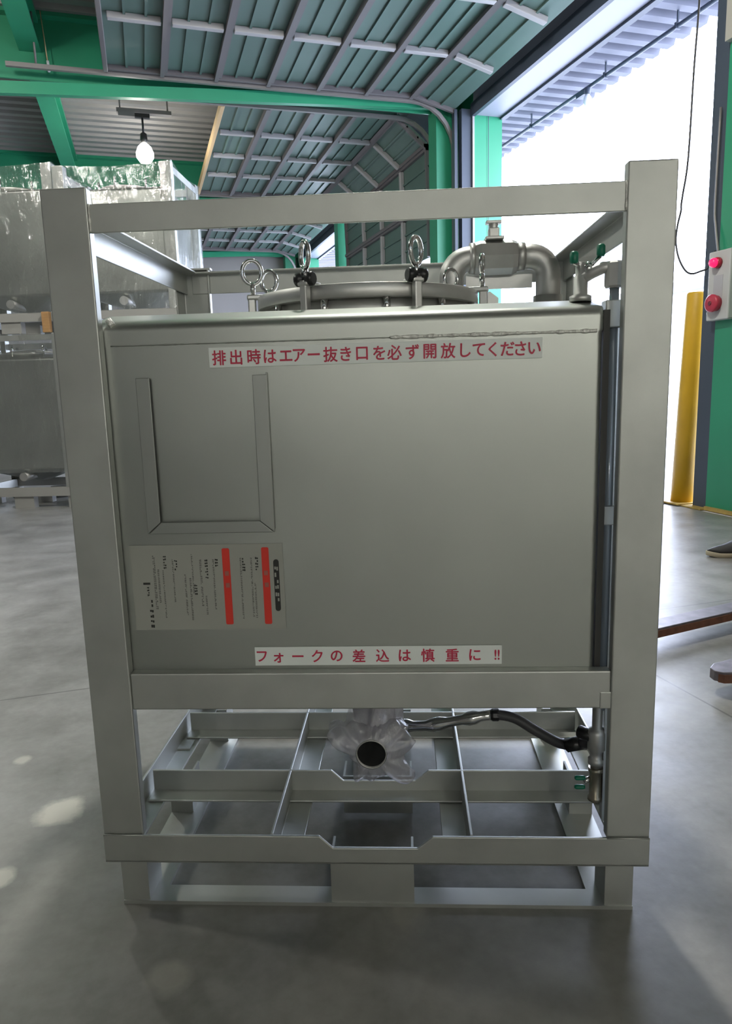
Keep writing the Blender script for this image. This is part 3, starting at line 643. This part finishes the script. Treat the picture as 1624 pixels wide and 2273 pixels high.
# bag: crumpled film pulled over the valve, its petals spread around the pipe mouth
def petals(seed, y0, depth, r0, lob):
    rings = []; NB = 96
    for j in range(10):
        t = j/9; ring = []
        for k in range(NB):
            a = 2*PI*k/NB
            f = 0.050
            for (ac, wd, amp) in lob: f += amp*math.exp(-((math.atan2(math.sin(a-ac), math.cos(a-ac)))/wd)**2)
            nz = noise.noise(Vector((3.0*math.cos(a)+seed, 3.0*math.sin(a), t*2.0)))
            fold = 0.010*math.sin(11*a+seed*3) + 0.007*math.sin(17*a+seed)
            rad = r0 + (f-r0)*math.sin(t*PI*0.5) + 0.006*nz*t
            y = y0 + depth*t**1.4 + (fold + 0.016*nz)*t
            ring.append((oc[0] + rad*math.cos(a), y, oc[2] + rad*math.sin(a)))
        rings.append(ring)
    return rings
o = M().loops(petals(1.0, YO+0.001, 0.045, 0.0335, ((-0.75, 0.28, 0.075), (-1.95, 0.35, 0.042), (-1.35, 0.3, 0.025), (0.05, 0.35, 0.042), (0.7, 0.4, 0.03), (2.9, 0.35, 0.05), (2.3, 0.3, 0.02))), True, False, False).build('plastic_bag', BAG, outlet)
o = M().loops(petals(4.3, YO+0.03, 0.07, 0.036, ((3.05, 0.3, 0.048), (2.2, 0.5, 0.03), (1.2, 0.45, 0.05), (0.25, 0.3, 0.035), (-1.6, 0.5, 0.02))), True, False, False).build('plastic_bag', BAG, outlet)
rings = []
for j in range(8):
    t = j/7; ring = []
    for k in range(48):
        a = 2*PI*k/48; rad = 0.044*(1+0.22*math.sin(4*a+1+t*2)+0.08*math.sin(9*a)) + 0.008*noise.noise(Vector((math.cos(a)*3, math.sin(a)*3, t*3)))
        ring.append((0.014 + rad*math.cos(a), 0.205 + 0.8*rad*math.sin(a), 0.315 + 0.085*t))
    rings.append(ring)
M().loops(rings, True, False, True).build('plastic_bag', BAG, outlet)
# hose with silver fittings
hs = smooth_path([(0.06, 0.25, 0.283), (0.12, 0.22, 0.298), (0.20, 0.20, 0.322), (0.262, 0.19, 0.338), (0.31, 0.18, 0.336), (0.355, 0.165, 0.314), (0.405, 0.14, 0.296), (0.44, 0.11, 0.312), (0.462, 0.085, 0.328)], 5)
hose = M().tube(hs[15:], 0.011, 12).build('drain_hose', RUBBER, tank)
fit = hs[:16]; rr = [0.016 if (i % 5) in (1, 2) else 0.0115 for i in range(len(fit))]
M().tube(fit, rr, 10).build('hose_fitting', CHROME, hose)
M().lathe([(0.009, 0), (0.014, 0.008), (0.014, 0.020), (0.008, 0.026)], (0.258, 0.19, 0.338), 'x', 10, smooth=False).build('hose_clip', BLACK, hose)
M().tube([(0.415, 0.125, 0.300), (0.440, 0.11, 0.314)], 0.015, 10).build('hose_clip', BLACK, hose)
lv = empty('drain_valve', (0, 0, 0), parent=tank)
GX2 = 0.460
m = M(); m.lathe([(0.010, 0.425), (0.010, 0.37), (0.015, 0.368), (0.018, 0.36), (0.018, 0.325), (0.013, 0.318), (0.013, 0.305), (0.016, 0.303), (0.016, 0.292), (0.011, 0.290), (0.011, 0.282)], (GX2, GY, 0), n=14); m.build('gauge_tee', STEEL_PIPE, lv)
M().tube([(GX2, GY, 0.345), (GX2-0.02, GY+0.01, 0.352), (GX2-0.03, GY+0.02, 0.352)], 0.013, 12).build('tee_branch', BLACK, lv)
M().lathe([(0.015, 0.284), (0.015, 0.276), (0.0125, 0.272), (0.0125, 0.222), (0.015, 0.220), (0.015, 0.212), (0.009, 0.208)], (GX2, GY, 0), n=14).build('valve_body', mat('brass_grey', (0.34, 0.31, 0.24), 0.35, 0.9), lv)
M().tube([(GX2-0.012, GY, 0.258), (GX2-0.024, GY-0.004, 0.255)], 0.006, 8).build('valve_stem', CHROME, lv)
for dz in (0.262, 0.242):
    M().lathe([(0.004, 0.0), (0.005, -0.004), (0.005, -0.018), (0.003, -0.021)], (GX2-0.022, GY-0.004, dz), 'x', 10).build('green_grip', GREEN_GRIP, lv)
M().box(GX2+0.012, GX2+0.02, GY-0.01, GY+0.01, 0.17, 0.44).build('valve_plate', STEEL, lv)

# ------------------------------------------------------------------ film wrapped tanks on the left
def to_hall(x, y):
    c, s = math.cos(math.radians(20)), math.sin(math.radians(20))
    return (c*x + s*y, -s*x + c*y)
def wrapped_tank(xc, z, H, label, sag, lid=True, yf=5.30):
    X, Y = to_hall(xc, yf)
    o = tag(empty('wrapped_tank', (X, Y, z), math.radians(-20)), label, 'wrapped tank', 'film wrapped tanks stacked on the left')
    hw, D = 0.535, 0.85; k = H/1.42
    for sx in (-1, 1):
        post(sx*(hw-0.10), 0, sx, -1, o, 0.17*k, H, 0.10, STEEL, 0.08); post(sx*(hw-0.10), D, sx, 1, o, 0.17*k, H, 0.10, STEEL, 0.08)
        M().box(min(sx*hw, sx*(hw-0.05)), max(sx*hw, sx*(hw-0.05)), 0.05, D-0.05, 0.10*k, 0.17*k).build('side_rail', STEEL, o)
        M().box(min(sx*hw, sx*(hw-0.006)), max(sx*hw, sx*(hw-0.006)), 0.05, D-0.05, H-0.09, H-0.03).build('top_rail', STEEL, o)
    for y in (0.0, D-0.02):
        M().box(-hw, hw, y, y+0.02, 0.10*k, 0.175*k).build('base_beam', PALLET, o)
    M().box(-hw+0.1, hw-0.1, D-0.02, D, H-0.09, H-0.03).build('top_rail', STEEL, o)
    if not lid: M().box(-hw+0.1, hw-0.1, 0.0, 0.02, H-0.06, H-0.01).build('top_rail', STEEL, o)
    for y in (0.02, 0.38, 0.74):
        for x0, x1 in ((-hw+0.02, -hw+0.10), (-0.095, 0.095), (hw-0.10, hw-0.02)):
            M().box(x0, x1, y, y+0.08, 0.0, 0.10*k).build('foot', PALLET, o)
    zb0, zb1 = 0.335*k, (0.86 if lid else 0.868)*H
    rings = [rrect(-0.06, 0.06, D/2-0.06, D/2+0.06, 0.05, 0.20*k), rrect(-hw+0.12, hw-0.10, 0.06, D-0.06, 0.04, zb0-0.02), rrect(-hw+0.08, hw-0.08, 0.03, D-0.03, 0.04, zb0+0.01), rrect(-hw+0.08, hw-0.08, 0.03, D-0.03, 0.04, zb1-0.03), rrect(-hw+0.10, hw-0.10, 0.05, D-0.05, 0.04, zb1)]
    M().loops(rings).build('tank_body', STEEL_SHEET, o, wn=True)
    M().lathe([(0.24, zb1), (0.24, zb1+0.035), (0.27, zb1+0.04), (0.27, zb1+0.06), (0.1, zb1+0.09), (0.001, zb1+0.09)], (0.0, D/2, 0), n=40).build('manhole_lid', STEEL_PIPE, o)
    for q in range(6):
        a = q*PI/3+0.4; M().cyl((0.27*math.cos(a), D/2+0.27*math.sin(a), zb1+0.02), (0.27*math.cos(a), D/2+0.27*math.sin(a), zb1+0.13), 0.012, 8).build('lid_clamp', CHROME, o)
    M().tube([(0.30, 0.5, zb1), (0.30, 0.5, zb1+0.10), (0.33, 0.5, zb1+0.13), (0.38, 0.5, zb1+0.13)], 0.025, 12).build('vent_pipe', STEEL_PIPE, o)
    M().cyl((0.0, 0.05, 0.26*k), (0.0, 0.4, 0.26*k), 0.04, 20).build('outlet_pipe', STEEL_PIPE, o)
    # film: open bottom hood, sagging between the posts at the top
    m = M(); rows = []; NZ = 14; e = 0.008; per = []
    for (ax, ay, bx_, by_) in ((-hw-e, -e, hw+e, -e), (hw+e, -e, hw+e, D+e), (hw+e, D+e, -hw-e, D+e), (-hw-e, D+e, -hw-e, -e)):
        for q in range(16): per.append((ax+(bx_-ax)*q/16, ay+(by_-ay)*q/16, q/16, abs(bx_-ax) > 0.5))
    zb = 0.17*k if lid else 0.30*k
    for j in range(NZ+1):
        t = j/NZ; row = []
        for (px, py, f, wide) in per:
            zt = H + 0.006 - sag*math.sin(PI*f)
            nz = noise.noise(Vector((px*6+xc*3, py*6, (z+t)*5)))*0.010
            z_ = zb + (zt-zb)*t
            inw = 0.02*math.sin(PI*f)
            row.append((px*(1-inw) + nz*0.6, (py-D/2)*(1-inw)+D/2 + nz*0.6, z_))
        rows.append(row)
    m.loops(rows, True, False, False); m.build('stretch_film', FILM, o)
    return o
wrapped_tank(-3.58, 0.0, 1.63, 'film wrapped steel tank on the floor at the left edge, under the upper one', 0.0, False)
wrapped_tank(-2.45, 0.0, 1.63, 'film wrapped steel tank hidden behind the bare tank, bottom of its stack', 0.0, False)
wrapped_tank(-2.455, 1.64, 1.42, 'film wrapped steel tank on top of the stack, its right corner under the lamp', 0.03)
wrapped_tank(-3.56, 1.64, 1.47, 'film wrapped steel tank on top of the stack, cut by the left edge', 0.02, True, 5.37)
X, Y = to_hall(-3.185, 5.303)
o = M().box(-0.035, 0.035, 0, 0.05, 0, 0.185).build('wood_block', WOOD, None, bevel=0.004); o.location = (X, Y, 1.636); o.rotation_euler = (0, 0, math.radians(-20))
tag(o, 'brown wooden block standing between the stacked wrapped tanks', 'wood block')

# ------------------------------------------------------------------ pallet stacker (only its forks reach into view)
ang = math.radians(8.5); fk = tag(empty('pallet_stacker', (1.336, 0.976, 0.0), ang), 'pallet stacker whose worn grey forks reach in from the right', 'pallet stacker')
# local x runs from the fork tips back to the truck; second fork 0.44 m to the -y side
for yy in (0.0, -0.436):
    f = M().prism([(0.0, yy+0.045), (0.012, yy+0.018), (0.05, yy), (1.12, yy), (1.12, yy+0.09), (0.05, yy+0.09), (0.012, yy+0.072)], 'z', 0.052, 0.088).build('fork', FORKGREY, fk, bevel=0.003)
    M().prism([(0.004, yy+0.032), (0.012, yy+0.014), (0.05, yy-0.004), (1.12, yy-0.004), (1.12, yy), (0.05, yy), (0.014, yy+0.018)], 'z', 0.051, 0.080).build('fork_edge', RUST, f)
    M().box(1.08, 1.14, yy, yy+0.09, 0.052, 0.52).build('fork_heel', FORKGREY, f)
M().box(1.14, 1.18, -0.45, 0.17, 0.12, 0.42).build('carriage', BLACK, fk, bevel=0.006)
for yy in (-0.40, 0.06): M().box(1.18, 1.26, yy, yy+0.06, 0.05, 1.55).build('mast_rail', BLACK, fk, bevel=0.004)
M().box(1.18, 1.26, -0.40, 0.12, 1.50, 1.58).build('mast_crossbar', BLACK, fk, bevel=0.004)
M().box(1.27, 1.75, -0.50, 0.22, 0.10, 0.80).build('truck_body', TRUCK, fk, bevel=0.04, seg=4)
for yy in (-0.42, 0.06): M().lathe([(0.001, 0), (0.08, 0), (0.08, 0.06), (0.001, 0.06)], (1.50, yy, 0.08), 'y', 20).build('wheel', RUBBER, fk)
M().tube([(1.70, -0.14, 0.7), (1.95, -0.14, 1.05), (2.0, -0.14, 1.12)], 0.02, 10).build('tiller', BLACK, fk)
M().tube([(2.0, -0.30, 1.12), (2.0, 0.02, 1.12)], 0.018, 10).build('tiller_grip', RUBBER, fk)

# ------------------------------------------------------------------ person at the right edge (only the toe of one shoe is in view)
def skin_mesh(name, verts, edges, radii, root, mt, parent, sub=2):
    me = bpy.data.meshes.new(name); me.from_pydata(verts, edges, []); o = bpy.data.objects.new(name, me); COL.objects.link(o); o.parent = parent
    me.materials.append(mt)
    o.modifiers.new('skin', 'SKIN').use_smooth_shade = True
    for i, rr in enumerate(radii):
        sv = me.skin_vertices[0].data[i]; sv.radius = (rr, rr) if not isinstance(rr, tuple) else rr; sv.use_root = (i == root)
    s_ = o.modifiers.new('sub', 'SUBSURF'); s_.levels = sub; s_.render_levels = sub
    return o
toe = Vector((2.845, 2.223, 0)); per = tag(empty('person', (3.12, 2.14, 0), math.atan2(0.083, -0.275)), 'person in dark work clothes past the right edge, dark beige-soled shoe showing', 'person')
# local x = forward (towards the toe), y = the person's left
AN = {1: (0.09, 0.09), -1: (-0.62, -0.09)}
def shoe_at(ax, ay):
    m = M(); rings = []
    for (z, g) in ((0.0, -0.003), (0.004, 0.0), (0.026, 0.0), (0.028, -0.002)):
        ring = []
        for k in range(32):
            a = 2*PI*k/32; x = math.cos(a); y = math.sin(a)
            X_ = 0.115 + x*(0.152+g); wd = (0.050 if x > 0 else 0.042)
            lift = 0.012*max(0, x-0.6)/0.4
            ring.append((ax-0.02+X_, ay + y*(wd+g)*(1-0.10*max(0, x)**3), z+lift))
        rings.append(ring)
    s_ = m.loops(rings).build('shoe', SOLE, per)
    m = M(); rings = []
    for t, zt in ((0, 0.027), (0.15, 0.045), (0.35, 0.062), (0.6, 0.080), (0.8, 0.10), (1.0, 0.115)):
        ring = []
        for k in range(32):
            a = 2*PI*k/32; x = math.cos(a); y = math.sin(a); sh = 1 - t*0.62
            xc = 0.115 - 0.080*t
            X_ = xc + x*0.146*sh; lift = 0.012*max(0, x-0.6)/0.4*(1-t)
            ring.append((ax-0.02+X_, ay + y*0.047*(1-0.25*t)*(1-0.10*max(0, x)**3), zt - (0.018*t*max(0, x)) + lift))
        rings.append(ring)
    m.loops(rings).build('upper', SHOE, s_)
    m = M()
    for q in range(4): m.tube([(ax+0.09-0.02*q, ay-0.022, 0.078+0.007*q), (ax+0.085-0.02*q, ay, 0.084+0.008*q), (ax+0.09-0.02*q, ay+0.022, 0.078+0.007*q)], 0.003, 6)
    m.build('laces', CLOTH, s_)
for s in (1, -1): shoe_at(*AN[s])
# body: head, neck, hands in one surface under the clothing
V = [(-0.36, 0, 0.93)]; E = []; R = [0.12]
def chain(start, pts):
    last = start
    for p, r_2 in pts:
        V.append(p); R.append(r_2); E.append((last, len(V)-1)); last = len(V)-1
    return last
ch_ = chain(0, [((-0.35, 0, 1.15), (0.13, 0.10)), ((-0.34, 0, 1.36), (0.14, 0.10)), ((-0.32, 0, 1.50), 0.055), ((-0.30, 0, 1.58), 0.07), ((-0.29, 0, 1.66), (0.075, 0.09)), ((-0.30, 0, 1.73), 0.06)])
for s in (1, -1):
    e_ = chain(2, [((-0.34, s*0.17, 1.40), 0.055), ((-0.38, s*0.24, 1.12), 0.042), ((-0.31, s*0.25, 0.90), 0.032), ((-0.30, s*0.25, 0.83), 0.028)])
    for q in range(4): chain(e_, [((-0.285+0.004*q, s*0.25 + (q-1.5)*0.017, 0.775), 0.0095), ((-0.273, s*0.248 + (q-1.5)*0.016, 0.742+0.004*abs(q-1.5)), 0.0085), ((-0.28, s*0.244 + (q-1.5)*0.015, 0.715+0.006*abs(q-1.5)), 0.0075)])
    chain(e_-0, [((-0.27, s*0.225, 0.815), 0.011), ((-0.257, s*0.215, 0.785), 0.009)])
    k_ = AN[s]; chain(0, [((-0.35+0.02*s, s*0.09, 0.84), 0.09), ((k_[0]*0.55-0.12, k_[1], 0.48), 0.055), ((k_[0], k_[1], 0.12), 0.035)])
body_p = skin_mesh('body', V, E, R, 0, SKIN, per)
# face: nose, ears, eyes, mouth are children of the head
m = M(); m.lathe([(0.017, 0), (0.012, 0.015), (0.003, 0.026)], (-0.215, 0, 1.625), 'x', 10); m.build('nose', SKIN, per)
for s in (1, -1):
    M().lathe([(0.001, -0.006), (0.011, 0), (0.001, 0.006)], (-0.212, s*0.032, 1.655), 'x', 10).build('eye', LABEL_INK, per)
    M().lathe([(0.026, 0), (0.022, 0.012), (0.008, 0.014)], (-0.30, s*0.078, 1.64), 'y', 12).build('ear', SKIN, per)
M().box(-0.220, -0.208, -0.024, 0.024, 1.588, 1.596).build('mouth', REDDARK, per, bevel=0.003)
m = M(); m.lathe([(0.092, 1.665), (0.096, 1.70), (0.086, 1.745), (0.055, 1.78), (0.001, 1.79)], (-0.305, 0, 0), n=20); m.build('hair', HAIR, per)
V = [(-0.36, 0, 0.94)]; E = []; R = [(0.15, 0.13)]
for s in (1, -1):
    k_ = AN[s]; chain(0, [((-0.35+0.02*s, s*0.095, 0.83), 0.105), ((k_[0]*0.55-0.12, k_[1], 0.48), 0.075), ((k_[0]-0.01, k_[1], 0.13), 0.062), ((k_[0]-0.005, k_[1], 0.085), 0.064)])
skin_mesh('trousers', V, E, R, 0, CLOTH, per)
V = [(-0.355, 0, 0.97)]; E = []; R = [(0.17, 0.14)]
c2_ = chain(0, [((-0.35, 0, 1.15), (0.17, 0.13)), ((-0.34, 0, 1.36), (0.17, 0.125)), ((-0.33, 0, 1.46), 0.085)])
for s in (1, -1): chain(2, [((-0.34, s*0.17, 1.40), 0.078), ((-0.38, s*0.24, 1.12), 0.062), ((-0.315, s*0.25, 0.915), 0.048)])
skin_mesh('jacket', V, E, R, 0, SHIRT, per)
